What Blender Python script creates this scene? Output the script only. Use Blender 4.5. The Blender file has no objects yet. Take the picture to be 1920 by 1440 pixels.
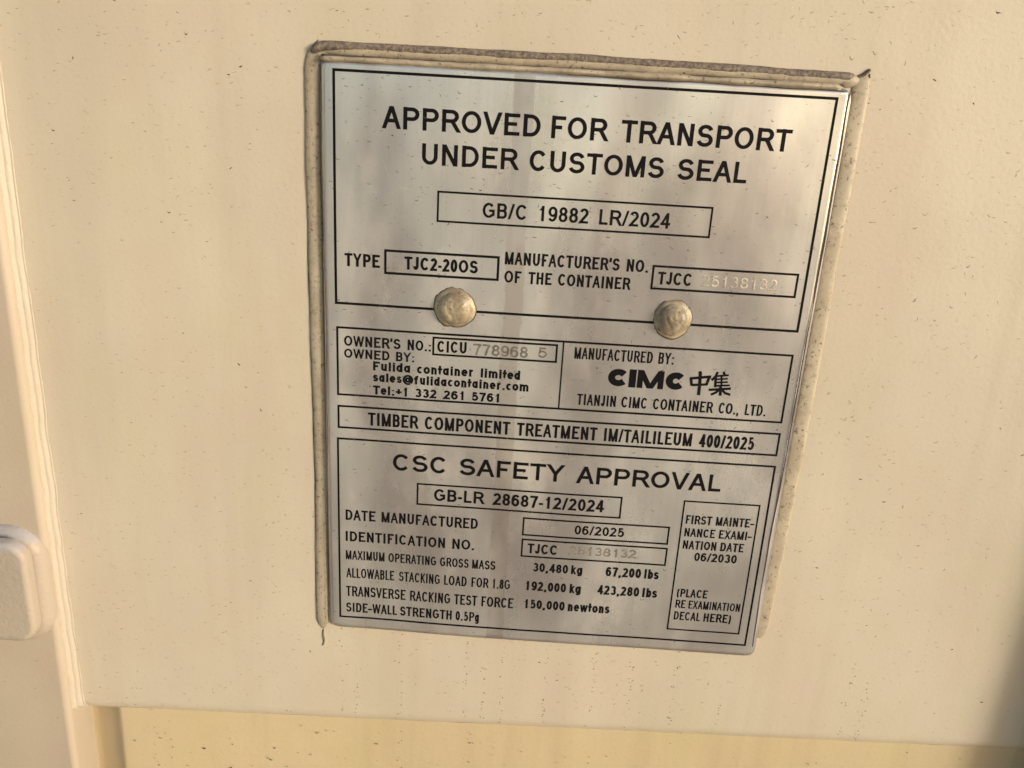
import bpy, math, random
from mathutils import Vector, Matrix, noise

# ------------------------------------------------------------------ camera, sky, sun, exposure
scene = bpy.context.scene
COL = scene.collection
ZC = 1.25                                   # height of the plate's centre above the ground
FPX = 1500.0                                # focal length in photo pixels (1920 wide)
CAM_M = ((0.9977698842, -0.0643637035, 0.0176797009),
         (0.0365528612, 0.3052643573, -0.9515658467),
         (0.0558493195, 0.9500899883, 0.3069362599))
CAM_LOC = Vector((-0.0142618885, -0.3203991276, ZC + 0.1036388452))
cam = bpy.data.cameras.new('camera')
cam.sensor_width = 36.0
cam.lens = FPX / 1920.0 * 36.0
cam.clip_start = 0.01
cam.clip_end = 3000.0
camo = bpy.data.objects.new('camera', cam)
COL.objects.link(camo)
camo.matrix_world = Matrix.Translation(CAM_LOC) @ Matrix(CAM_M).to_4x4()
scene.camera = camo

SUN_EL = math.radians(9)
SUN_AZ = math.radians(123)                  # clockwise from +Y: a low hazy sun raking the wall from the right
world = bpy.data.worlds.new('World')
scene.world = world
world.use_nodes = True
wn = world.node_tree.nodes
sky = wn.new('ShaderNodeTexSky')
sky.sky_type = 'NISHITA'
sky.sun_disc = False
sky.sun_elevation = SUN_EL
sky.sun_rotation = SUN_AZ
sky.air_density = 1.0
sky.dust_density = 2.5
world.node_tree.links.new(sky.outputs[0], wn['Background'].inputs[0])
wn['Background'].inputs[1].default_value = 0.12
sun = bpy.data.lights.new('sun', 'SUN')
sun.energy = 1.6
sun.angle = math.radians(14)
sun.color = (1.0, 0.96, 0.86)
suno = bpy.data.objects.new('sun', sun)
COL.objects.link(suno)
sdir = Vector((math.sin(SUN_AZ) * math.cos(SUN_EL), math.cos(SUN_AZ) * math.cos(SUN_EL), math.sin(SUN_EL)))
suno.rotation_euler = sdir.to_track_quat('Z', 'Y').to_euler()
suno.location = (3, 3, 5)
scene.view_settings.view_transform = 'Standard'
scene.view_settings.look = 'None'
scene.view_settings.gamma = 1.0
scene.view_settings.exposure = 0.78

# ------------------------------------------------------------------ helpers
R3 = Matrix(CAM_M)
def at(px, py, y=0.0):
    """photo pixel -> point on the wall-parallel plane at depth y"""
    d = R3 @ Vector(((px - 960.0) / FPX, -(py - 720.0) / FPX, -1.0))
    k = (y - CAM_LOC.y) / d.y
    return CAM_LOC + d * k

def mesh_obj(name, verts, faces, material, parent=None, smooth=False):
    me = bpy.data.meshes.new(name)
    me.from_pydata([tuple(v) for v in verts], [], faces)
    me.update()
    if smooth:
        for p in me.polygons:
            p.use_smooth = True
    if material:
        me.materials.append(material)
    o = bpy.data.objects.new(name, me)
    COL.objects.link(o)
    if parent:
        o.parent = parent
        o.matrix_parent_inverse = parent_inv(parent)
    return o

def parent_inv(p):
    return Matrix.Translation(-Vector(p.location))

def empty(name, loc, label=None, cat=None):
    o = bpy.data.objects.new(name, None)
    o.location = loc
    o.empty_display_size = 0.02
    COL.objects.link(o)
    if label:
        o['label'] = label
        o['category'] = cat
    return o

def fbm(x, y, z, o=3):
    s, a = 0.0, 1.0
    for i in range(o):
        s += a * noise.noise((x, y, z))
        x, y, z, a = x * 2.03, y * 2.03, z * 2.03, a * 0.5
    return s

# ------------------------------------------------------------------ materials
class NT:
    def __init__(self, name):
        self.m = bpy.data.materials.new(name)
        self.m.use_nodes = True
        self.t = self.m.node_tree
        self.n = self.t.nodes
        self.b = self.n['Principled BSDF']
        self.co = self.n.new('ShaderNodeTexCoord').outputs['Object']
    def link(self, a, b):
        self.t.links.new(a, b)
    def val(self, sock, v):
        if isinstance(v, bpy.types.NodeSocket):
            self.link(v, sock)
        else:
            sock.default_value = v
    def mapping(self, scale, loc=(0, 0, 0)):
        n = self.n.new('ShaderNodeMapping')
        n.inputs['Scale'].default_value = scale
        n.inputs['Location'].default_value = loc
        self.link(self.co, n.inputs['Vector'])
        return n.outputs[0]
    def noise(self, vec, scale, detail=4, rough=0.55, dist=0.0):
        n = self.n.new('ShaderNodeTexNoise')
        self.link(vec, n.inputs['Vector'])
        n.inputs['Scale'].default_value = scale
        n.inputs['Detail'].default_value = detail
        n.inputs['Roughness'].default_value = rough
        n.inputs['Distortion'].default_value = dist
        return n.outputs['Fac']
    def ramp(self, fac, a, b, lo=0.0, hi=1.0):
        n = self.n.new('ShaderNodeMapRange')
        n.interpolation_type = 'SMOOTHSTEP'
        self.link(fac, n.inputs[0])
        for i, v in enumerate((a, b, lo, hi)):
            n.inputs[i + 1].default_value = v
        return n.outputs[0]
    def math(self, op, a, b=0.0, c=0.0):
        n = self.n.new('ShaderNodeMath')
        n.operation = op
        self.val(n.inputs[0], a)
        self.val(n.inputs[1], b)
        self.val(n.inputs[2], c)
        return n.outputs[0]
    def mix(self, fac, a, b):
        n = self.n.new('ShaderNodeMix')
        n.data_type = 'RGBA'
        self.val(n.inputs[0], fac)
        self.val(n.inputs[6], a if isinstance(a, bpy.types.NodeSocket) else tuple(a) + (1,))
        self.val(n.inputs[7], b if isinstance(b, bpy.types.NodeSocket) else tuple(b) + (1,))
        return n.outputs[2]
    def sep(self):
        n = self.n.new('ShaderNodeSeparateXYZ')
        self.link(self.co, n.inputs[0])
        return n.outputs
    def bump(self, h, strength, dist, prev=None):
        n = self.n.new('ShaderNodeBump')
        n.inputs['Strength'].default_value = strength
        n.inputs['Distance'].default_value = dist
        self.link(h, n.inputs['Height'])
        if prev:
            self.link(prev, n.inputs['Normal'])
        return n.outputs[0]
    def out(self, col=None, rough=None, metal=None, normal=None, **kw):
        if col is not None:
            self.val(self.b.inputs['Base Color'], col if isinstance(col, bpy.types.NodeSocket) else tuple(col) + (1,))
        if rough is not None:
            self.val(self.b.inputs['Roughness'], rough)
        if metal is not None:
            self.val(self.b.inputs['Metallic'], metal)
        if normal is not None:
            self.link(normal, self.b.inputs['Normal'])
        for k, v in kw.items():
            self.val(self.b.inputs[k.replace('_', ' ')], v)
        return self.m

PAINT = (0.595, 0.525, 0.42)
def paint_material(name, base=PAINT, streak=1.0, dirt=(0.30, 0.22, 0.12), peel=1.0):
    t = NT(name)
    c = t.mix(t.ramp(t.noise(t.mapping((1, 1, 1)), 9, 3), 0.3, 0.7), [v * 0.95 for v in base], [min(1, v * 1.03) for v in base])
    # blotches that lean a little pink or green as sprayed paint does under dust
    c = t.mix(t.ramp(t.noise(t.mapping((1, 1, 0.6), (3, 1, 2)), 22, 4), 0.45, 0.65, 0, 0.5), c, (base[0] * 0.99, base[1] * 0.925, base[2] * 0.93))
    c = t.mix(t.ramp(t.noise(t.mapping((1, 1, 0.6), (8, 4, 5)), 18, 4), 0.48, 0.68, 0, 0.5), c, (base[0] * 0.95, base[1] * 0.98, base[2] * 0.88))
    # rain streaks, narrow and long
    s1 = t.ramp(t.noise(t.mapping((60, 60, 2.2)), 1.0, 3, 0.6, 0.4), 0.55, 0.72)
    s2 = t.ramp(t.noise(t.mapping((14, 14, 3.0), (5, 0, 1)), 1.0, 3), 0.48, 0.68)
    sm = t.math('MULTIPLY', t.math('MULTIPLY', s1, s2), 0.5 * streak)
    c = t.mix(sm, c, [b * 0.72 for b in base])
    s3 = t.ramp(t.noise(t.mapping((26, 26, 1.6), (2, 7, 4)), 1.0, 4, 0.6, 0.6), 0.42, 0.70, 0, 0.27 * streak)
    c = t.mix(s3, c, (base[0] * 0.74, base[1] * 0.70, base[2] * 0.66))
    # fine dust grain
    g = t.ramp(t.noise(t.mapping((1, 1, 1.6)), 950, 2, 0.6), 0.60, 0.78, 0, 0.28)
    c = t.mix(g, c, dirt)
    g2 = t.ramp(t.noise(t.mapping((1, 1, 2.4), (1, 2, 3)), 420, 3, 0.6, 1.5), 0.70, 0.78, 0, 0.55)
    c = t.mix(g2, c, dirt)
    h = t.noise(t.mapping((1, 1, 1)), 520, 2)
    n = t.bump(h, 0.16 * peel, 0.0006)
    n = t.bump(t.noise(t.mapping((1, 1, 1)), 60, 3), 0.12, 0.0012, n)
    n = t.bump(t.noise(t.mapping((1, 1, 0.7)), 11, 2), 0.30, 0.004, n)
    r = t.ramp(t.noise(t.mapping((1, 1, 1)), 40, 3), 0.3, 0.7, 0.42, 0.58)
    return t.out(c, r, 0.0, n, Specular_IOR_Level=0.4)

M_PAINT = paint_material('panel_paint')
M_PAINT2 = paint_material('sheet_paint', (0.60, 0.49, 0.31), 1.6)
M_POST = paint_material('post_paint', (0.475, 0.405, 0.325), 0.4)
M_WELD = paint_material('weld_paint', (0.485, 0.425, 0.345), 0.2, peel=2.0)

def metal_material():
    t = NT('plate_aluminium')
    x, y, z = t.sep()
    base = t.mix(t.ramp(t.noise(t.mapping((1, 1, 1)), 14, 3), 0.3, 0.7), (0.83, 0.81, 0.80), (0.90, 0.885, 0.875))
    # fine vertical brush lines
    br = t.noise(t.mapping((900, 1, 7)), 1.0, 2)
    base = t.mix(t.ramp(br, 0.3, 0.7, 0, 0.10), base, (0.5, 0.46, 0.42))
    refl_dark = t.noise(t.mapping((1, 1, 0.45), (0.3, 0, 0.9)), 17, 3, 0.55, 0.4)
    base = t.mix(t.ramp(refl_dark, 0.34, 0.64, 0.7, 0), base, (0.51, 0.455, 0.465))  # mauve patches: dark blurred reflections painted into the metal's colour
    refl_pale = t.noise(t.mapping((1, 1, 0.35), (1.7, 0, 0.2)), 24, 2, 0.5, 0.3)
    base = t.mix(t.ramp(refl_pale, 0.46, 0.64, 0, 0.9), base, (0.97, 0.96, 0.93))  # pale patches: bright reflections painted into the colour as well
    # one long water run down the plate, with a ragged edge and a darker foot
    wob = t.math('MULTIPLY', t.math('SUBTRACT', t.noise(t.mapping((0, 0, 40)), 1.0, 3), 0.5), 0.004)
    cx = t.math('ADD', t.math('MULTIPLY', z, RUN_K), RUN_X0)
    d = t.math('ABSOLUTE', t.math('SUBTRACT', t.math('ADD', x, wob), cx))
    run = t.ramp(d, 0.0034, 0.0043, 1, 0)
    brk = t.ramp(t.noise(t.mapping((30, 30, 18)), 1.0, 3), 0.30, 0.55, 0.25, 1.0)
    runm = t.math('MULTIPLY', t.math('MULTIPLY', run, brk), 0.62)
    base = t.mix(runm, base, (0.25, 0.21, 0.18))
    # dust film, smears
    dust = t.ramp(t.noise(t.mapping((1, 1, 0.5)), 30, 5, 0.65), 0.45, 0.75, 0, 0.42)
    base = t.mix(dust, base, (0.56, 0.50, 0.42))
    spk = t.ramp(t.noise(t.mapping((1, 1, 2)), 700, 2), 0.68, 0.78, 0, 0.5)
    base = t.mix(spk, base, (0.2, 0.16, 0.11))
    rough = t.math('ADD', t.ramp(t.noise(t.mapping((1, 1, 0.4)), 22, 5, 0.7), 0.3, 0.75, 0.24, 0.38), t.math('MULTIPLY', runm, 0.4))
    metal = t.math('SUBTRACT', 0.85, t.math('MULTIPLY', dust, 0.8))
    n = t.bump(br, 0.04, 0.0003)
    n = t.bump(t.noise(t.mapping((1, 1, 1)), 260, 3), 0.06, 0.0005, n)
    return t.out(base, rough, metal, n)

def ink_material():
    t = NT('black_ink')
    c = t.mix(t.ramp(t.noise(t.mapping((1, 1, 1)), 500, 3), 0.62, 0.75, 0, 0.5), (0.007, 0.006, 0.007), (0.03, 0.025, 0.022))
    return t.out(c, 0.55, 0.0, None, Specular_IOR_Level=0.1)

def stamp_material(name, col, metal=0.7):
    t = NT(name)
    c = t.mix(t.ramp(t.noise(t.mapping((1, 1, 1)), 300, 3), 0.4, 0.65), col, [v * 1.5 for v in col])
    return t.out(c, 0.45, metal)

def sealant_material(name='sealant', a=(0.38, 0.32, 0.235), b=(0.47, 0.405, 0.305), rough=0.5, sc=60):
    t = NT(name)
    base = t.mix(t.ramp(t.noise(t.mapping((1, 1, 1)), sc, 4), 0.35, 0.7), a, b)
    gm = t.ramp(t.noise(t.mapping((1, 1, 1)), 420, 4, 0.7), 0.50, 0.72, 0, 0.65)
    base = t.mix(gm, base, (0.24, 0.18, 0.12))
    sp = t.ramp(t.noise(t.mapping((1, 1, 1), (4, 4, 1)), 700, 3), 0.60, 0.70, 0, 0.8)
    base = t.mix(sp, base, (0.09, 0.07, 0.055))
    n = t.bump(t.noise(t.mapping((1, 1, 1)), 480, 4), 0.16, 0.0006)
    return t.out(base, rough, 0, n)

def grime_shade_material():
    """grime and painted shade on the upper side of the bead: dense, greyish, grainy"""
    t = NT('shaded_grimy_sealant')
    g = t.ramp(t.noise(t.mapping((1, 1, 1)), 700, 4, 0.75), 0.36, 0.62)
    c = t.mix(g, (0.27, 0.215, 0.16), (0.10, 0.08, 0.072))
    n = t.bump(t.noise(t.mapping((1, 1, 1)), 600, 4), 0.4, 0.0008)
    return t.out(c, 0.7, 0, n)

def plain(name, col, rough=0.7):
    t = NT(name)
    c = t.mix(t.ramp(t.noise(t.mapping((1, 1, 1)), 300, 3), 0.3, 0.7), col, [v * 1.4 for v in col])
    return t.out(c, rough)

def ground_material():
    t = NT('sandy_ground')
    c = t.mix(t.ramp(t.noise(t.mapping((1, 1, 1)), 0.6, 5), 0.3, 0.7), (0.50, 0.41, 0.29), (0.60, 0.50, 0.37))
    c = t.mix(t.ramp(t.noise(t.mapping((1, 1, 1)), 30, 4), 0.45, 0.7, 0, 0.6), c, (0.28, 0.22, 0.15))
    n = t.bump(t.noise(t.mapping((1, 1, 1)), 25, 5), 0.5, 0.03)
    return t.out(c, 0.95, 0, n)

# ------------------------------------------------------------------ ground
mesh_obj('ground', [(-900, -900, 0), (900, -900, 0), (900, 900, 0), (-900, 900, 0)], [(0, 1, 2, 3)], ground_material())['kind'] = 'structure'

# ------------------------------------------------------------------ the container wall
def extrude_z(name, prof, z0, z1, nz, material, parent, closed=False, wob=0.0, ztop=None, seed=0):
    """profile of (x, y) swept up z; z0/z1 may be functions of x"""
    f0 = z0 if callable(z0) else (lambda x: z0)
    f1 = z1 if callable(z1) else (lambda x: z1)
    V, F = [], []
    m = len(prof)
    for k in range(nz + 1):
        s = k / nz
        for i, (x, y) in enumerate(prof):
            z = f0(x) * (1 - s) + f1(x) * s
            dx = wob * fbm(seed + i * 0.31, z * 30, 0.5)
            dy = wob * fbm(seed + 9 + i * 0.31, z * 34, 1.5)
            V.append((x + dx, y + dy, z))
    for k in range(nz):
        for i in range(m if closed else m - 1):
            j = (i + 1) % m
            F.append((k * m + i, k * m + j, (k + 1) * m + j, (k + 1) * m + i))
    if closed:
        F.append(tuple(range(m - 1, -1, -1)))
        F.append(tuple(nz * m + i for i in range(m)))
    return mesh_obj(name, V, F, material, parent, True)

def arcp(cx, cy, r, a0, a1, n=8):
    return [(cx + r * math.cos(math.radians(a0 + (a1 - a0) * i / n)), cy + r * math.sin(math.radians(a0 + (a1 - a0) * i / n))) for i in range(n + 1)]

wall = empty('shipping_container', (0, 0.03, 0.12), 'beige painted steel shipping container, flat panel between two upright posts', 'shipping container')
ZLO, ZHI = 0.12, 2.55

# left post: proud of the panel, with a rounded right corner
PY = -0.0065
pe = [at(56, 900, PY).x, at(26, 700, PY).x, at(126, 1340, PY).x, at(141, 1440, PY).x]
XP = sum(pe) / 4
RP = 0.003
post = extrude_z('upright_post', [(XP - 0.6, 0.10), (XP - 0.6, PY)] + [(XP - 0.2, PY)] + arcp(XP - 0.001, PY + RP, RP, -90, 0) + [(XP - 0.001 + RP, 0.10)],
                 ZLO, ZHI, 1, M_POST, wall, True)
XS = XP - 0.001 + RP                         # right side face of the post
# right post: deeper, only its left face shows
xr = (at(1900, 1440, 0.010).x + at(1919, 1383, 0.010).x) / 2
RQ = 0.006
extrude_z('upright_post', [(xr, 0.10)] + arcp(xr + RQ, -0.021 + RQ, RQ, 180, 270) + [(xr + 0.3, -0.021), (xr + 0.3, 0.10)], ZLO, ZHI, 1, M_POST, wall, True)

# flat panel, its lower edge bent back
SY = 0.0025                                   # front of the sheet below
e0, e1 = at(330, 1330.5, SY), at(1907, 1404, SY)
ek = (e1.z - e0.z) / (e1.x - e0.x)
ZB = lambda x: e0.z - 0.0034 + ek * (x - e0.x)
V, F = [], []
rb = 0.010
prof = [(0.0, 1.0)] + [(0.0, None)] + [(rb - rb * math.cos(math.radians(a)), rb - rb * math.sin(math.radians(a))) for a in range(0, 91, 10)]
xs = [XS - 0.004 + (xr + 0.004 - XS + 0.004) * i / 60 for i in range(61)]
rows = [(0.0, 'top'), (0.0, 0.4), (0.0, 0.03)] + [(rb - rb * math.cos(math.radians(a)), rb - rb * math.sin(math.radians(a))) for a in range(0, 91, 9)] + [(0.06, 0.0)]
for (y, dz) in rows:
    for x in xs:
        z = ZHI if dz == 'top' else ZB(x) + dz + (0.0003 * fbm(x * 40, dz * 0, 2) if dz != 'top' and dz < 0.01 else 0)
        V.append((x, y, z))
m = len(xs)
for k in range(len(rows) - 1):
    for i in range(m - 1):
        F.append((k * m + i, (k + 1) * m + i, (k + 1) * m + i + 1, k * m + i + 1))
panel = mesh_obj('flat_panel', V, F, M_PAINT, wall, True)

# recessed sheet below, with a rounded left shoulder, and the groove behind it
xl = (at(236, 1440, SY).x + at(222, 1345, SY).x) / 2
xv = XS + 0.0012
VY = 0.0125
nb_ = 6
bend = [(xl + 0.004 * (i / nb_) - 0.001, SY + 0.0012 * (1 - i / nb_) ** 2) for i in range(nb_ + 1)]
extrude_z('recessed_sheet', [(XS - 0.002, VY), (xv, VY)] + [(xv + (xl - 0.0022 - xv) * i / 4, VY + (SY + 0.0020 - VY) * i / 4) for i in range(1, 5)] + bend + [(xl + (xr - xl) * i / 30 + 0.002, SY) for i in range(1, 31)],
          ZLO, lambda x: ZB(x) + 0.009, 20, M_PAINT2, wall, False, 0.0004, seed=3)

# weld seam filling the corner between post and panel
wp = []
ww = at(103, 900, 0).x - XS
for i in range(33):
    s = i / 32
    x = XS - 0.0006 + (ww + 0.0006) * s
    y = -0.0035 * (1 - s) ** 1.2 - 0.00035 * abs(math.sin(s * math.pi * 2.4)) * (1 if 0 < i < 32 else 0)
    wp.append((x, y))
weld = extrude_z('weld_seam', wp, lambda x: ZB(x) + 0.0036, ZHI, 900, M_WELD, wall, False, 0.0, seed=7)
for v in weld.data.vertices:                  # slow waver of the bead, the same across its width
    v.co.x += 0.0006 * fbm(v.co.z * 40, 3.0, 1.0)
    v.co.y += 0.0004 * fbm(v.co.z * 55, 7.0, 2.0) + 0.00012 * fbm(v.co.z * 400, v.co.x * 900, 4.0)
for v in weld.data.vertices:                  # the run ends in a spatter that spreads along the panel's edge
    d = (v.co.z - ZB(v.co.x)) / 0.014
    s_ = (v.co.x - XS) / max(1e-6, ww)
    if d < 1:
        v.co.x += (1 - d) ** 2 * 0.0035 * s_
        if d < 0.45:
            v.co.y += (0.45 - d) / 0.45 * 0.006
        v.co.y -= (1 - d) * 0.0003 * (1 - s_) * (1 + fbm(v.co.x * 400, v.co.z * 400, 1))
# lug welded to the post: a rounded base pad and a thinner face plate on it
def rounded_block(name, x0, x1, z0, z1, y0, y1, rc, bev, material, parent, bump=0.0):
    out = []
    cs = ((x1 - rc, z1 - rc, 0), (x0 + rc, z1 - rc, 90), (x0 + rc, z0 + rc, 180), (x1 - rc, z0 + rc, 270))
    for cx, cz, a in cs:
        for i in range(9):
            t = math.radians(a + 90 * i / 8)
            out.append((cx, cz, math.cos(t), math.sin(t)))
    lev = [(0, y0)] + [(bev * (1 - math.cos(math.radians(q))), y1 + bev * (1 - math.sin(math.radians(q)))) for q in range(0, 91, 10)]
    V, F = [], []
    n = len(out)
    for ins, y in lev:
        for cx, cz, c, s in out:
            V.append((cx + (rc - ins) * c, y + bump * fbm(cx * 90 + c, cz * 90 + s, y * 90), cz + (rc - ins) * s))
    for k in range(len(lev) - 1):
        for i in range(n):
            j = (i + 1) % n
            F.append((k * n + i, k * n + j, (k + 1) * n + j, (k + 1) * n + i))
    F.append(tuple((len(lev) - 1) * n + i for i in range(n)))
    o = mesh_obj(name, V, F, material, parent, True)
    return o
LUG_TOP = at(20, 990, PY - 0.003).z
b_tr = at(88, 1010, PY - 0.006)
b_br = at(88, 1204, PY - 0.004)
M_LUG = paint_material('lug_paint', (0.42, 0.36, 0.295), 0.6, peel=3.0)
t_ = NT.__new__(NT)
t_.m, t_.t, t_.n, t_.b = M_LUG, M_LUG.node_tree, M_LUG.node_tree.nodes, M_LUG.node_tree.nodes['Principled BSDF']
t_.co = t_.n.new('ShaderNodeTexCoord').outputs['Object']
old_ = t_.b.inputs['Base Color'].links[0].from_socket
ragged_z_ = t_.math('ADD', t_.sep()[2], t_.math('MULTIPLY', t_.math('SUBTRACT', t_.noise(t_.mapping((1, 1, 1)), 120, 4), 0.5), 0.010))
sky_tint_ = t_.ramp(ragged_z_, LUG_TOP - 0.0075, LUG_TOP - 0.0045, 0, 0.8)
t_.link(t_.mix(sky_tint_, old_, (0.40, 0.385, 0.40)), t_.b.inputs['Base Color'])  # bluish sky light on the lug's top, painted into its colour
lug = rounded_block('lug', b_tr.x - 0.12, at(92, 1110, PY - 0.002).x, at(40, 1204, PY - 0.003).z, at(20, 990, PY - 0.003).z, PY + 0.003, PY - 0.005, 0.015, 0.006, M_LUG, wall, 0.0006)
f_br = at(66, 1208, PY - 0.014)
f_tr = at(44, 1032, PY - 0.014)
fx1 = (f_br.x + f_tr.x) / 2
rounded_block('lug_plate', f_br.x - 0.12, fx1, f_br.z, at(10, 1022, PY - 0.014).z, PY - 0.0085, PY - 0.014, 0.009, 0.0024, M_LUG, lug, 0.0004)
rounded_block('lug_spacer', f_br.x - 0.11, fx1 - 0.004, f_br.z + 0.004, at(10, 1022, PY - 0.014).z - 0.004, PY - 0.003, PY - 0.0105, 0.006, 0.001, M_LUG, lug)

# ------------------------------------------------------------------ data plate
YP = -0.0030                                  # front of the plate
def warp(x, z):
    """gentle oil-canning of the thin plate, metres towards the wall"""
    zz = z - ZC
    w = 0.0011 * fbm(x * 9 + 3.1, zz * 5 + 1.7, 0.3, 2) + 0.00025 * fbm(x * 30, zz * 9 + 5, 2.2, 2)
    e = max(0.0, (-0.0925 - x)) / 0.006
    return w + 0.0006 * min(1.6, e) ** 2

c_tl, c_tr, c_br, c_bl = at(600, 112, YP), at(1600, 164, YP), at(1414, 1228, YP), at(618, 1178, YP)
PX0, PX1 = (c_tl.x + c_bl.x) / 2, (c_tr.x + c_br.x) / 2
PZ1, PZ0 = (c_tl.z + c_tr.z) / 2, (c_bl.z + c_br.z) / 2
r0, r1 = at(985, 150, YP), at(927, 1180, YP)
RUN_K = (r1.x - r0.x) / (r1.z - r0.z)
RUN_X0 = r0.x - RUN_K * r0.z
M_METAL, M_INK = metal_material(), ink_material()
plate = empty('data_plate', (0, YP, PZ0), 'silver metal data plate riveted to the wall, black approval text in frames', 'data plate')
nx, nz = 90, 110
V, F = [], []
def corner_clip(x, z):
    r = 0.004                                  # rounded corners
    cx = min(max(x, PX0 + r), PX1 - r)
    cz = min(max(z, PZ0 + r), PZ1 - r)
    d = math.hypot(x - cx, z - cz)
    if d > r:
        x, z = cx + (x - cx) * r / d, cz + (z - cz) * r / d
    return x, z
for k in range(nz + 1):
    for i in range(nx + 1):
        x, z = corner_clip(PX0 + (PX1 - PX0) * i / nx, PZ0 + (PZ1 - PZ0) * k / nz)
        V.append((x, YP + warp(x, z), z))
for k in range(nz):
    for i in range(nx):
        a = k * (nx + 1) + i
        F.append((a, a + 1, a + nx + 2, a + nx + 1))
rim = [i for i in range(nx + 1)] + [k * (nx + 1) + nx for k in range(1, nz + 1)] + [nz * (nx + 1) + i for i in range(nx - 1, -1, -1)] + [k * (nx + 1) for k in range(nz - 1, 0, -1)]
b0 = len(V)
for i in rim:
    V.append((V[i][0], V[i][1] + 0.0012, V[i][2]))
for q in range(len(rim)):
    p = (q + 1) % len(rim)
    F.append((rim[p], rim[q], b0 + q, b0 + p))
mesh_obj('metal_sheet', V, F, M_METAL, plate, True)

# ---- lettering: every glyph is drawn as strokes of even width
def A(cx, cy, rx, ry, a0, a1, n=None):
    n = n or max(4, int(abs(a1 - a0) / 14))
    return ('arc', [(cx + rx * math.cos(math.radians(a0 + (a1 - a0) * i / n)), cy + ry * math.sin(math.radians(a0 + (a1 - a0) * i / n))) for i in range(n + 1)])
def O(cx, cy, rx, ry):
    return ('loop', [(cx + rx * math.cos(math.radians(i * 12)), cy + ry * math.sin(math.radians(i * 12))) for i in range(30)])
def S(*items):
    """stroke: points and arcs; records which ends are curved"""
    pts, c0, c1 = [], False, False
    for k, it in enumerate(items):
        if it[0] == 'arc':
            pts += it[1]
            if k == 0: c0 = True
            c1 = True
        else:
            pts.append(it)
            c1 = False
    return ('open', pts, c0, c1)
ST = S((0, 0), (0, 1))
X = 0.72                                       # x-height
n_arch = lambda x0, x1: S((x0, X * .45), A((x0 + x1) / 2, X - .27, (x1 - x0) / 2, .27, 165, 0), (x1, 0))
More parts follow.
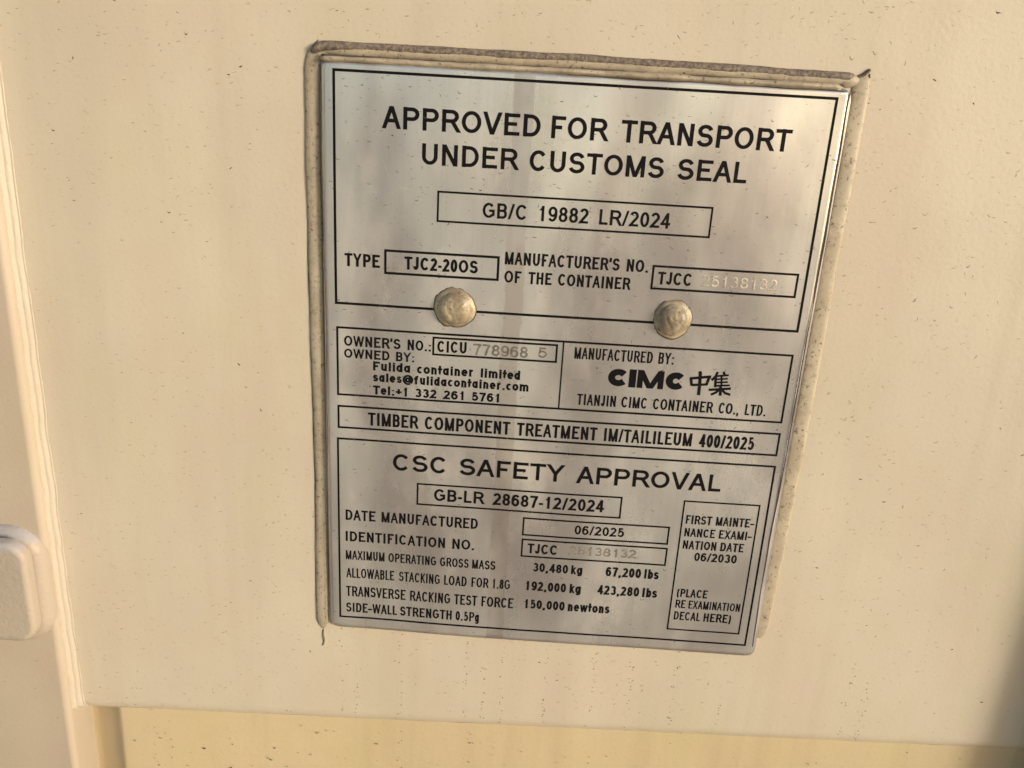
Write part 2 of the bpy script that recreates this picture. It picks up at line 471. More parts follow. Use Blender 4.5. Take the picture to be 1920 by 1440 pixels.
G = {  # glyph: (lsb, ink width, rsb) in cap heights, strokes in a 0..1 box of stroke centre lines
 'A': (.0, .93, .0, [S((0, 0), (.5, 1)), S((1, 0), (.5, 1)), S((.19, .33), (.81, .33))]),
 'B': (.10, .75, .06, [ST, S((0, 1), (.55, 1), A(.58, .765, .36, .235, 90, -90), (.55, .53), (0, .53)), S((.5, .53), A(.62, .265, .38, .265, 90, -90), (0, 0))]),
 'C': (.07, .88, .06, [S(A(.5, .5, .5, .5, 38, 322, 24))]),
 'D': (.11, .83, .07, [ST, S((0, 1), (.42, 1), A(.42, .5, .58, .5, 90, -90, 14), (0, 0))]),
 'E': (.11, .75, .06, [ST, S((0, 1), (1, 1)), S((0, .53), (.93, .53)), S((0, 0), (1, 0))]),
 'F': (.11, .69, .04, [ST, S((0, 1), (1, 1)), S((0, .49), (.86, .49))]),
 'G': (.07, .92, .08, [S(A(.5, .5, .5, .5, 40, 308, 22), (1, .17), (1, .48), (.54, .48))]),
 'H': (.11, .78, .11, [ST, S((1, 0), (1, 1)), S((0, .53), (1, .53))]),
 'I': (.13, 0, .13, [S((.5, 0), (.5, 1))]),
 'J': (.03, .56, .10, [S((1, 1), (1, .27), A(.5, .27, .5, .27, 0, -172))]),
 'K': (.10, .82, .0, [ST, S((1, 1), (0, .33)), S((.36, .57), (1, 0))]),
 'L': (.10, .64, .04, [S((0, 1), (0, 0), (1, 0))]),
 'M': (.10, .96, .10, [ST, S((1, 0), (1, 1)), S((0, 1), (.5, 0)), S((1, 1), (.5, 0))]),
 'N': (.11, .78, .11, [ST, S((1, 0), (1, 1)), S((0, 1), (1, 0))]),
 'O': (.07, .95, .07, [O(.5, .5, .5, .5)]),
 'P': (.11, .78, .05, [ST, S((0, 1), (.58, 1), A(.60, .735, .40, .265, 90, -90), (0, .47))]),
 'R': (.11, .86, .02, [ST, S((0, 1), (.55, 1), A(.57, .745, .36, .255, 90, -90), (0, .49)), S((.48, .49), A(.46, .17, .3, .32, 80, 40, 4), (1, 0))]),
 'S': (.06, .81, .06, [S(A(.5, .75, .45, .25, 12, 245, 18), A(.5, .265, .5, .265, 65, -168, 18))]),
 'T': (.03, .80, .03, [S((0, 1), (1, 1)), S((.5, 0), (.5, 1))]),
 'U': (.11, .78, .11, [S((0, 1), (0, .36), A(.5, .36, .5, .36, 180, 360, 14), (1, 1))]),
 'V': (.0, .93, .0, [S((0, 1), (.5, 0)), S((1, 1), (.5, 0))]),
 'W': (.0, 1.3, .0, [S((0, 1), (.25, 0)), S((.5, 1), (.25, 0)), S((.5, 1), (.75, 0)), S((1, 1), (.75, 0))]),
 'X': (.0, .92, .0, [S((0, 0), (1, 1)), S((0, 1), (1, 0))]),
 'Y': (.0, .93, .0, [S((0, 1), (.5, .44)), S((1, 1), (.5, .44)), S((.5, 0), (.5, .5))]),
 '0': (.06, .66, .06, [O(.5, .5, .5, .5)]),
 '1': (.15, .37, .25, [S((1, 0), (1, 1)), S((1, .98), (.62, .84), (.02, .74))]),
 '2': (.04, .67, .06, [S(A(.5, .73, .48, .27, 165, -28, 14), (.40, .27), (.03, 0)), S((0, 0), (1, 0))]),
 '3': (.06, .66, .06, [S(A(.48, .755, .44, .245, 158, -88, 16)), S(A(.5, .265, .5, .265, 95, -158, 16))]),
 '4': (.02, .70, .05, [S((.76, 0), (.76, 1)), S((.76, 1), (0, .25)), S((0, .25), (1, .25))]),
 '5': (.06, .67, .05, [S((.92, 1), (.18, 1), (.08, .47), A(.47, .325, .53, .325, 118, -152, 18))]),
 '6': (.05, .67, .06, [O(.5, .315, .5, .315), S(A(.56, .56, .56, .44, 40, 180, 12), (0, .30))]),
 '7': (.06, .66, .06, [S((0, 1), (1, 1)), S((1, .97), (.66, .56), (.42, 0))]),
 '8': (.06, .66, .06, [O(.5, .765, .43, .235), O(.5, .265, .5, .265)]),
 '9': (.06, .67, .05, [O(.5, .685, .5, .315), S(A(.44, .44, .56, .44, -140, 0, 12), (1, .70))]),
 '.': (.11, 0, .11, [S((.5, 0), (.5, .10))]),
 ',': (.05, .30, .11, [S((1, .10), (1, 0)), S((1, .05), (.55, -.13), (-.5, -.27))]),
 ':': (.11, 0, .11, [S((.5, 0), (.5, .10)), S((.5, .50), (.5, .66))]),
 "'": (.04, .26, .05, [S((1, 1), (1, .88)), S((1, .92), (.7, .80), (-.2, .70))]),
 '-': (.05, .34, .05, [S((0, .33), (1, .33))]),
 '_': (.0, .60, .02, [S((0, .36), (1, .36))]),       # long dash
 '/': (.0, .52, .0, [S((0, 0), (1, 1))]),
 '(': (.08, .42, .04, [S(A(1.9, .40, 1.9, .80, 127, 233, 10))]),
 ')': (.04, .42, .08, [S(A(-.9, .40, 1.9, .80, 53, -53, 10))]),
 '+': (.07, .66, .07, [S((0, .42), (1, .42)), S((.5, .12), (.5, .72))]),
 '@': (.06, 1.2, .06, [S(A(.5, .42, .5, .62, -50, 300, 30)), O(.48, .42, .2, .26), S((.74, .72), (.68, .2), (.8, .12), A(.62, .5, .38, .42, -60, -5, 4))]),
 'a': (.06, .62, .09, [O(.46, X / 2, .46, X / 2), S((1, 0), (1, X))]),
 'b': (.09, .62, .05, [O(.54, X / 2, .46, X / 2), ST]),
 'c': (.05, .60, .04, [S(A(.5, X / 2, .5, X / 2, 42, 318, 20))]),
 'd': (.05, .62, .09, [O(.46, X / 2, .46, X / 2), S((1, 0), (1, 1))]),
 'e': (.05, .66, .06, [S((0.04, X * .52), (1, X * .52), A(.5, X / 2, .5, X / 2, 8, 325, 22))]),
 'f': (.02, .58, .0, [S((.34, 0), (.34, .78), A(.92, .78, .58, .22, 180, 72, 6)), S((0, X - .06), (.9, X - .06))]),
 'g': (.05, .62, .09, [O(.46, X / 2, .46, X / 2), S((1, X), (1, -.10), A(.5, -.10, .5, .17, 0, -160, 10))]),
 'i': (.09, 0, .09, [S((.5, 0), (.5, X)), S((.5, .92), (.5, 1))]),
 'k': (.09, .60, .0, [ST, S((.92, X), (0, .24)), S((.34, .42), (1, 0))]),
 'l': (.09, 0, .09, [S((.5, 0), (.5, 1))]),
 'm': (.09, .98, .09, [S((0, 0), (0, X)), n_arch(0, .5), n_arch(.5, 1)]),
 'n': (.09, .58, .09, [S((0, 0), (0, X)), n_arch(0, 1)]),
 'o': (.05, .68, .05, [O(.5, X / 2, .5, X / 2)]),
 'r': (.09, .50, .01, [S((0, 0), (0, X)), S((0, X * .45), A(.8, X - .3, .8, .3, 165, 70, 6))]),
 's': (.04, .60, .04, [S(A(.5, X * .75, .45, X * .25, 15, 245, 14), A(.5, X * .265, .5, X * .265, 65, -165, 14))]),
 't': (.02, .46, .02, [S((.42, 1), (.42, .17), A(.85, .17, .43, .17, 180, 265, 5)), S((0, X - .06), (1, X - .06))]),
 'u': (.09, .58, .09, [S((0, X), (0, .27), A(.5, .27, .5, .27, 180, 360, 10), (1, X)), S((1, 0), (1, X))]),
 'w': (.0, 1.0, .0, [S((0, X), (.25, 0)), S((.5, X), (.25, 0)), S((.5, X), (.75, 0)), S((1, X), (.75, 0))]),
}

class Ink:
    """collects flat ribbons in the plate's plane"""
    def __init__(self):
        self.V, self.F, self.k = [], [], 0
    def poly(self, L, Rr, closed):
        y = 0.00005 + 0.00002 * (self.k % 5)
        self.k += 1
        b, n = len(self.V), len(L)
        for (p, q) in zip(L, Rr):
            self.V.append((p[0], YP - y, p[1]))
            self.V.append((q[0], YP - y, q[1]))
        for i in range(n if closed else n - 1):
            j = (i + 1) % n
            self.F.append((b + 2 * i, b + 2 * i + 1, b + 2 * j + 1, b + 2 * j))
    def ribbon(self, pts, t, closed=False, cut0=None, cut1=None, th=None):
        """pts in metres; t half width; cut: ('y', v) / ('x', v) trims that end on a line"""
        P = [pts[0]]
        for p in pts[1:]:
            if math.hypot(p[0] - P[-1][0], p[1] - P[-1][1]) > 1e-6:
                P.append(p)
        n = len(P)
        L, Rr = [], []
        for i in range(n):
            a = P[i - 1] if (i > 0 or closed) else None
            c = P[(i + 1) % n] if (i < n - 1 or closed) else None
            def nrm(p, q):
                d = math.hypot(q[0] - p[0], q[1] - p[1]) or 1e-9
                return (-(q[1] - p[1]) / d, (q[0] - p[0]) / d)
            if a and c:
                n1, n2 = nrm(a, P[i]), nrm(P[i], c)
                mx, my = n1[0] + n2[0], n1[1] + n2[1]
                k = 2.0 / max(0.35, mx * mx + my * my)
                v = (mx * k, my * k)
            else:
                v = nrm(P[i], c) if c else nrm(a, P[i])
            tv = t if th is None else (t * abs(v[0]) + th * abs(v[1])) / max(1e-9, abs(v[0]) + abs(v[1]))
            L.append([P[i][0] + v[0] * tv, P[i][1] + v[1] * tv])
            Rr.append([P[i][0] - v[0] * tv, P[i][1] - v[1] * tv])
        for cut, e, s in ((cut0, 0, 1), (cut1, n - 1, n - 2)):
            if cut and not closed and n > 1:
                d = (P[e][0] - P[s][0], P[e][1] - P[s][1])
                ax = 0 if cut[0] == 'x' else 1
                for side in (L, Rr):
                    k = (cut[1] - side[e][ax]) / (d[ax] or 1e-9)
                    side[e] = [side[e][0] + d[0] * k, side[e][1] + d[1] * k]
        self.poly(L, Rr, closed)
    def glyph(self, strokes, x0, w, z0, h, t):
        """outer ink box x0..x0+w, z0..z0+h; t = full stroke width"""
        hx = t / 2
        mx = lambda u: x0 + hx + u * (w - t)
        mz = lambda v: z0 + hx + v * (h - t)
        for s in strokes:
            if s[0] == 'loop':
                self.ribbon([(mx(u), mz(v)) for u, v in s[1]], hx, True, th=hx * 0.86)
                continue
            pts = [(mx(u), mz(v)) for u, v in s[1]]
            cuts = []
            for e, q, curved in ((0, 1, s[2]), (-1, -2, s[3])):
                u, v = s[1][e]
                dx, dz = abs(pts[e][0] - pts[q][0]), abs(pts[e][1] - pts[q][1])
                if curved:
                    cuts.append(None)
                elif dz > dx * 0.6:
                    out = z0 if v <= 0.001 and v > -.05 else z0 + h if v >= .999 else pts[e][1] + (hx if v > .5 else 0) * 0
                    if abs(v - X) < .001: out = pts[e][1] + hx
                    cuts.append(('y', out))
                    if dx > 1e-6 and len(pts) == 2:
                        pts[e] = (pts[e][0], out)
                else:
                    out = x0 if u <= 0.001 else x0 + w if u >= .999 else pts[e][0]
                    cuts.append(('x', out))
            dg = all(abs(a[0] - b[0]) > 1e-6 and abs(a[1] - b[1]) > 1e-6 for a, b in zip(pts, pts[1:])) and len(pts) == 2
            dg = dg and h < 0.006
            self.ribbon(pts, hx * (0.84 if dg else 1.0), False, cuts[0], cuts[1], th=hx * (0.75 if dg else 0.88))
    def word(self, text, xa, xb, z, h, tr):
        t = tr * (1.27 if h > 0.006 else 1.19) * h
        def width(k):
            x = 0.0
            for i, ch in enumerate(text):
                l, w, r, s = G[ch]
                if i: x += l * h * k
                x += (w * h * k if w else t)
                if i < len(text) - 1: x += r * h * k
            return x
        for rnd in range(3):
            lo, hi = 0.2, 3.0
            for _ in range(40):
                k = (lo + hi) / 2
                if width(k) > xb - xa: hi = k
                else: lo = k
            if tr < 0.20:                       # narrow words get slimmer stems, as condensed faces have
                t = min(t, 0.345 * 0.78 * h * k)
        x = xa
        for i, ch in enumerate(text):
            l, w, r, s = G[ch]
            if i: x += l * h * k
            ww = max(w * h * k, t * 1.02) if w else t
            self.glyph(s, x, ww, z, h, t)
            x += ww + r * h * k
    def build(self, name, material, parent, lift=0.0):
        V = [(x, y - lift + warp(x, z), z) for x, y, z in self.V]
        return mesh_obj(name, V, self.F, material, parent)

# enlarged views the measurements were read from: origin and scale
ZM = {1: (540, 40, 1920 / 560), 2: (1090, 80, 1920 / 560), 3: (560, 440, 1920 / 520), 4: (1020, 440, 1920 / 520), 5: (570, 800, 1571 / 480), 6: (960, 820, 1783 / 520)}
def zp(k, x, y):
    ox, oy, s = ZM[k]
    return (ox + x / s, oy + y / s)

def place(base_a, base_b, top, words, tr=0.155, target=None):
    a, b, t = zp(*base_a), zp(*base_b), zp(*top)
    A3, B3, T3 = at(*a, YP), at(*b, YP), at(*t, YP)
    z = (A3.z + B3.z) / 2
    slope = (b[1] - a[1]) / (b[0] - a[0])
    zt = A3.z + (B3.z - A3.z) * (T3.x - A3.x) / (B3.x - A3.x)
    h = T3.z - zt
    ink = target or Ink()
    for (w, k0, x0, k1, x1) in words:
        pa, pb = zp(k0, x0, 0)[0], zp(k1, x1, 0)[0]
        xa = at(pa, a[1] + slope * (pa - a[0]), YP).x
        xb = at(pb, a[1] + slope * (pb - a[0]), YP).x
        ink.word(w, xa, xb, z, h, tr)
    return ink

def text(*args, **kw):
    return place(*args, **kw).build('lettering', M_INK, plate)

def frame(tl, tr, br, bl, wpx=3.6):
    """rectangle from its outer corners in the photo"""
    p = [at(*zp(*c), YP) if len(c) == 3 else at(*c, YP) for c in (tl, tr, br, bl)]
    x0, x1 = (p[0].x + p[3].x) / 2, (p[1].x + p[2].x) / 2
    z1, z0 = (p[0].z + p[1].z) / 2, (p[2].z + p[3].z) / 2
    t = wpx * 0.000245
    k = Ink()
    h = t / 2
    # points every few millimetres so that the line follows the plate's warp
    def seg(a, b):
        n = max(2, int(math.hypot(b[0] - a[0], b[1] - a[1]) / 0.006))
        return [(a[0] + (b[0] - a[0]) * i / n, a[1] + (b[1] - a[1]) * i / n) for i in range(n)]
    c = [(x0 + h, z1 - h), (x1 - h, z1 - h), (x1 - h, z0 + h), (x0 + h, z0 + h)]
    k.ribbon(seg(c[0], c[1]) + seg(c[1], c[2]) + seg(c[2], c[3]) + seg(c[3], c[0]), h, True)
    k.build('printed_frame', M_INK, plate)
    return x0, x1, z0, z1

frame((621, 127), (1573, 182.7), (1498, 623), (630, 571), 4.2)
text((1, 605, 687), (2, 1285, 700), (1, 660, 545), [('APPROVED', 1, 605, 1, 1620), ('FOR', 1, 1690, 2, 165), ('TRANSPORT', 2, 250, 2, 1340)], tr=.148)
text((1, 985, 927), (2, 990, 903), (1, 990, 790), [('UNDER', 1, 862, 1, 1477), ('CUSTOMS', 1, 1550, 2, 525), ('SEAL', 2, 612, 2, 1057)], tr=.148)
frame((1, 960, 1088), (2, 850, 1055), (2, 827, 1255), (1, 958, 1292), 3.2)
text((1, 1350, 1269), (2, 555, 1194), (1, 1355, 1170), [('GB/C', 1, 1250, 1, 1537), ('19882', 1, 1612, 2, 42), ('LR/2024', 2, 112, 2, 567)], tr=.15)
text((3, 348, 217), (3, 530, 228), (3, 340, 125), [('TYPE', 3, 320, 3, 564)], tr=.17)
frame((3, 593, 98), (3, 1394, 148), (3, 1385, 318), (3, 595, 272), 4.0)
text((3, 755, 240), (3, 1210, 266), (3, 760, 150), [('TJC2-20OS', 3, 733, 3, 1240)], tr=.18)
text((3, 1430, 205), (4, 572, 253), (3, 1435, 118), [("MANUFACTURER'S", 3, 1427, 4, 520), ('NO.', 4, 570, 4, 718)], tr=.16)
text((3, 1497, 336), (4, 590, 380), (3, 1500, 252), [('OF', 3, 1422, 3, 1540), ('THE', 3, 1588, 3, 1750), ('CONTAINER', 4, 95, 4, 595)], tr=.16)
frame((4, 752, 210), (4, 1768, 270), (4, 1745, 440), (4, 735, 380), 3.6)
text((4, 800, 346), (4, 1010, 356), (4, 803, 258), [('TJCC', 4, 783, 4, 1022)], tr=.16)
fx = frame((3, 258, 635), (4, 1735, 830), (4, 1650, 1308), (3, 268, 1113), 3.6)
dv = Ink()
xd = (at(*zp(4, 135, 740), YP).x + at(*zp(4, 103, 1195), YP).x) / 2
dv.ribbon([(xd, fx[2] + 0.0006 + (fx[3] - fx[2] - 0.0012) * i / 12) for i in range(13)], 0.00033)
dv.build('printed_frame', M_INK, plate)
text((3, 400, 773), (3, 770, 798), (3, 395, 700), [("OWNER'S", 3, 315, 3, 706), ('NO.:', 3, 755, 3, 916)], tr=.165)
frame((3, 928, 703), (3, 1797, 758), (3, 1787, 885), (3, 925, 835), 3.4)
text((3, 1043, 815), (3, 1140, 822), (3, 1043, 735), [('CICU', 3, 960, 3, 1162)], tr=.175)
text((3, 490, 861), (3, 680, 875), (3, 500, 797), [('OWNED', 3, 315, 3, 630), ('BY:', 3, 675, 3, 800)], tr=.175)
text((3, 520, 943), (3, 1530, 1000), (3, 520, 880), [('Fulida', 3, 516, 3, 772), ('container', 3, 820, 3, 1212), ('limited', 3, 1260, 3, 1532)], tr=.205)
text((3, 515, 1021), (3, 1585, 1079), (3, 520, 960), [('sales@fulidacontainer.com', 3, 514, 3, 1590)], tr=.205)
text((3, 540, 1110), (3, 1380, 1157), (3, 540, 1048), [('Tel:+1', 3, 514, 3, 750), ('332', 3, 806, 3, 954), ('261', 3, 1002, 3, 1141), ('5761', 3, 1197, 3, 1386)], tr=.20)
text((4, 212, 860), (4, 855, 896), (4, 216, 780), [('MANUFACTURED', 4, 208, 4, 750), ('BY:', 4, 790, 4, 896)], tr=.145)
text((4, 240, 1177), (4, 1490, 1257), (4, 240, 1100), [('TIANJIN', 4, 225, 4, 494), ('CIMC', 4, 532, 4, 711), ('CONTAINER', 4, 751, 4, 1166), ('CO.,', 4, 1206, 4, 1345), ('LTD.', 4, 1388, 4, 1532)], tr=.15)
frame((3, 268, 1180), (4, 1643, 1375), (6, 1708, 122), (3, 270, 1342), 3.6)
text((3, 500, 1325), (6, 1150, 56), (3, 500, 1235), [('TIMBER', 3, 480, 3, 828), ('COMPONENT', 3, 873, 3, 1462), ('TREATMENT', 3, 1508, 4, 365), ('IM/TAILILEUM', 4, 412, 6, 1152), ('400/2025', 6, 1199, 6, 1553)], tr=.165)
frame((5, 205, 68), (6, 1697, 183), (6, 1508, 1335), (5, 212, 1180), 3.6)
text((5, 1190, 309), (6, 1270, 350), (5, 1192, 205), [('CSC', 5, 545, 5, 878), ('SAFETY', 5, 953, 6, 334), ('APPROVAL', 6, 410, 6, 1337)], tr=.15)
frame((5, 692, 347), (6, 712, 378), (6, 697, 517), (5, 690, 483), 3.2)
text((5, 985, 469), (6, 575, 477), (5, 990, 395), [('GB-LR', 5, 797, 5, 1104), ('28687-12/2024', 5, 1159, 6, 588)], tr=.165)
text((5, 260, 577), (5, 1020, 621), (5, 260, 513), [('DATE', 5, 255, 5, 438), ('MANUFACTURED', 5, 475, 5, 1066)], tr=.155)
frame((6, 70, 510), (6, 1019, 575), (6, 1000, 690), (6, 64, 628), 3.2)
text((6, 420, 621), (6, 700, 640), (6, 420, 562), [('06/2025', 6, 400, 6, 718)], tr=.165)
text((5, 262, 707), (5, 920, 745), (5, 262, 645), [('IDENTIFICATION', 5, 255, 5, 865), ('NO.', 5, 910, 5, 1043)], tr=.16)
frame((6, 62, 648), (6, 1003, 710), (6, 988, 826), (6, 55, 765), 3.2)
text((6, 112, 743), (6, 280, 752), (6, 114, 680), [('TJCC', 6, 97, 6, 291)], tr=.165)
text((5, 262, 820), (5, 1160, 872), (5, 262, 765), [('MAXIMUM', 5, 256, 5, 493), ('OPERATING', 5, 517, 5, 810), ('GROSS', 5, 834, 5, 1010), ('MASS', 5, 1031, 5, 1174)], tr=.165)
text((6, 150, 860), (6, 385, 876), (6, 150, 803), [('30,480', 6, 133, 6, 358), ('kg', 6, 378, 6, 450)], tr=.175)
text((6, 620, 893), (6, 925, 912), (6, 620, 832), [('67,200', 6, 600, 6, 826), ('lbs', 6, 848, 6, 940)], tr=.175)
text((5, 265, 935), (5, 1250, 989), (5, 285, 877), [('ALLOWABLE', 5, 258, 5, 553), ('STACKING', 5, 582, 5, 833), ('LOAD', 5, 859, 5, 998), ('FOR', 5, 1027, 5, 1132), ('1.8G', 5, 1157, 5, 1263)], tr=.165)
text((6, 110, 981), (6, 375, 997), (6, 112, 922), [('192,000', 6, 88, 6, 345), ('kg', 6, 368, 6, 440)], tr=.175)
text((6, 575, 1010), (6, 915, 1031), (6, 575, 950), [('423,280', 6, 547, 6, 814), ('lbs', 6, 836, 6, 930)], tr=.175)
text((5, 275, 1050), (5, 1270, 1105), (5, 275, 988), [('TRANSVERSE', 5, 257, 5, 622), ('RACKING', 5, 650, 5, 896), ('TEST', 5, 920, 5, 1062), ('FORCE', 5, 1088, 5, 1283)], tr=.16)
text((6, 95, 1098), (6, 600, 1129), (6, 97, 1040), [('150,000', 6, 80, 6, 336), ('newtons', 6, 358, 6, 625)], tr=.175)
text((5, 300, 1147), (5, 1020, 1187), (5, 300, 1090), [('SIDE_WALL', 5, 257, 5, 569), ('STRENGTH', 5, 588, 5, 906), ('0.5Pg', 5, 930, 5, 1073)], tr=.16)
frame((6, 1101, 403), (6, 1598, 437), (6, 1463, 1270), (6, 997, 1235), 3.0)
text((6, 1119, 553), (6, 1510, 582), (6, 1125, 497), [('FIRST', 6, 1115, 6, 1282), ('MAINTE_', 6, 1308, 6, 1554)], tr=.15)
text((6, 1107, 637), (6, 1500, 660), (6, 1114, 583), [('NANCE', 6, 1105, 6, 1302), ('EXAMI_', 6, 1328, 6, 1538)], tr=.15)
text((6, 1099, 715), (6, 1470, 740), (6, 1105, 660), [('NATION', 6, 1095, 6, 1309), ('DATE', 6, 1337, 6, 1486)], tr=.15)
text((6, 1190, 795), (6, 1420, 811), (6, 1193, 740), [('06/2030', 6, 1168, 6, 1441)], tr=.165)
text((6, 1077, 1028), (6, 1240, 1033), (6, 1082, 975), [('(PLACE', 6, 1057, 6, 1254)], tr=.145)
text((6, 1052, 1095), (6, 1450, 1122), (6, 1057, 1043), [('RE', 6, 1048, 6, 1112), ('EXAMINATION', 6, 1132, 6, 1462)], tr=.15)
text((6, 1042, 1172), (6, 1375, 1195), (6, 1047, 1118), [('DECAL', 6, 1038, 6, 1206), ('HERE)', 6, 1228, 6, 1404)], tr=.15)

# the maker's mark: heavy wide letters and two brush characters
mk = Ink()
place((4, 600, 1057), (4, 800, 1070), (4, 600, 932), [('C', 4, 437, 4, 582), ('I', 4, 582, 4, 630), ('C', 4, 836, 4, 975)], tr=.30, target=mk)
place((4, 600, 1057), (4, 800, 1070), (4, 600, 932), [('M', 4, 640, 4, 822)], tr=.235, target=mk)
mk.build('lettering', M_INK, plate)
ch = Ink()
def brush(strokes, box, k=4):
    pts = [at(*zp(k, *c), YP) for c in box]                # tl, tr, bl corners of the character
    ux, uz = pts[1] - pts[0], pts[2] - pts[0]
    for s in strokes:
        P = [pts[0] + ux * x + uz * y for x, y in s[1]]
        ch.ribbon([(p.x, p.z) for p in P], s[0] * abs(uz.z) / 2)
brush([(.11, [(.10, .30), (.15, .62)]), (.11, [(.06, .33), (.5, .28), (.97, .22), (.98, .30)]), (.11, [(.95, .24), (.82, .58)]), (.10, [(.14, .60), (.5, .57), (.88, .54)]), (.125, [(.50, .02), (.53, .10), (.52, .6), (.49, 1.0)])],
      ((1005, 940), (1155, 948), (998, 1108)))
brush([(.10, [(.38, .02), (.30, .20), (.12, .38)]), (.10, [(.30, .20), (.29, .66)]), (.08, [(.30, .20), (.88, .13)]), (.07, [(.30, .33), (.84, .28)]), (.07, [(.30, .46), (.84, .42)]), (.08, [(.28, .60), (.94, .55)]),
       (.08, [(.56, .17), (.57, .60)]), (.10, [(.64, .0), (.70, .14)]), (.10, [(.0, .78), (.5, .73), (1.0, .68)]), (.11, [(.53, .62), (.53, 1.0)]), (.10, [(.48, .74), (.32, .88), (.10, .98)]), (.10, [(.58, .74), (.74, .88), (.98, .94)])],
      ((1145, 945), (1300, 953), (1140, 1112)))
ch.build('lettering', M_INK, plate)

# stamped numbers: punched figures, their displaced metal a raised thread
def stamp(words_args, material, lift, h):
    k = place(*words_args, tr=.15)
    V, F = [], []
    for x, y, z in k.V:
        V.append((x, y + warp(x, z), z))
    # raise the middle of every ribbon into a small ridge
    nV, nF = [], []
    for f in k.F:
        a, b, c, d = (Vector(V[i]) for i in f)
        m1, m2 = (a + b) / 2 + Vector((0, -h, 0)), (c + d) / 2 + Vector((0, -h, 0))
        i = len(nV)
        nV += [a, m1, m2, d, b, c]
        nF += [(i, i + 1, i + 2, i + 3), (i + 1, i + 4, i + 5, i + 2)]
    return mesh_obj('stamped_number', nV, nF, material, plate)
M_ST1 = stamp_material('stamped_grey', (0.13, 0.115, 0.10), 0.0)
M_ST2 = stamp_material('stamped_bright', (0.46, 0.42, 0.37), 0.75)
stamp(((3, 1215, 834), (3, 1575, 850), (3, 1215, 755), [('778968', 3, 1207, 3, 1585)]), M_ST1, 0, 0.00005)
stamp(((3, 1660, 850), (3, 1715, 853), (3, 1665, 778), [('5', 3, 1655, 3, 1718)]), M_ST1, 0, 0.00005)
stamp(((4, 1090, 362), (4, 1600, 389), (4, 1090, 281), [('25138132', 4, 1083, 4, 1607)]), M_ST2, 0, 0.00003)
stamp(((6, 370, 752), (6, 790, 775), (6, 370, 698), [('25138132', 6, 365, 6, 796)]), stamp_material('stamped_dull', (0.19, 0.17, 0.145), 0.1), 0, 0.00003)

# rivets under caps of sealant and paint
M_SEAL, M_GRIME_SHADE = sealant_material(), grime_shade_material()
M_RIVET = sealant_material('painted_rivet', (0.22, 0.175, 0.12), (0.50, 0.42, 0.29), 0.42, 110)
def dome(name, cx, cz, r, h, y0, seed, material, parent, pw=0.85, rough=0.06, skew=(0, 0, 0)):
    V, F = [], []
    na, nb = 48, 16
    for j in range(nb + 1):
        b = j / nb * math.pi / 2
        for i in range(na):
            a = i / na * 2 * math.pi
            ca, sa = math.cos(a), math.sin(a)
            k = 1 + rough * fbm(ca * 1.6 + seed, sa * 1.6, 0.4) + skew[1] * max(0, math.cos(a - skew[0])) ** 4
            q = math.cos(b) ** pw
            hh = math.sin(b) * h * (1 + 0.07 * fbm(ca * 2.2 * q + seed, sa * 2.2 * q, 2.0)) + 0.00016 * fbm(ca * q * 5 + seed, sa * q * 6, 7.0, 2) * math.sin(b)
            # a crease where the paint skin has folded
            cr = abs(math.hypot(ca * q - 0.10, sa * q - 0.12) - 0.52) + max(0, 0.25 * math.sin(a + 1.9))
            hh -= 0.00035 * math.exp(-(cr / 0.05) ** 2) * math.sin(b)
            V.append((cx + r * k * ca * q, y0 - hh + (0.0008 if j == 0 else 0), cz + r * k * sa * q))
    for j in range(nb):
        for i in range(na):
            p = (i + 1) % na
            F.append((j * na + i, j * na + p, (j + 1) * na + p, (j + 1) * na + i))
    return mesh_obj(name, V, F, material, parent, True)
def rivet(px, py, rpx, seed, skew):
    c = at(px, py, YP - 0.001)
    r = rpx * 0.000222
    yl = YP + warp(c.x, c.z)
    o = dome('rivet', c.x, c.z, r, 0.0018, yl, seed, M_RIVET, plate, 0.45, 0.07, (skew, 0.10))
    dome('rivet_head', c.x + 0.05 * r * math.cos(skew), c.z + 0.05 * r * math.sin(skew), r * 0.86, 0.0046, yl, seed + 3, M_RIVET, o, 0.8, 0.05)
    dome('dirt_ring', c.x, c.z - 0.0001, r * 1.05, 0.00012, yl, seed, M_TAR, o, 0.3, 0.09, (skew, 0.10))
M_TAR = plain('dark_dirt', (0.07, 0.052, 0.04))
rivet(851, 577, 36.5, 2.0, -0.25)
rivet(1262, 598, 35, 6.0, -1.6)

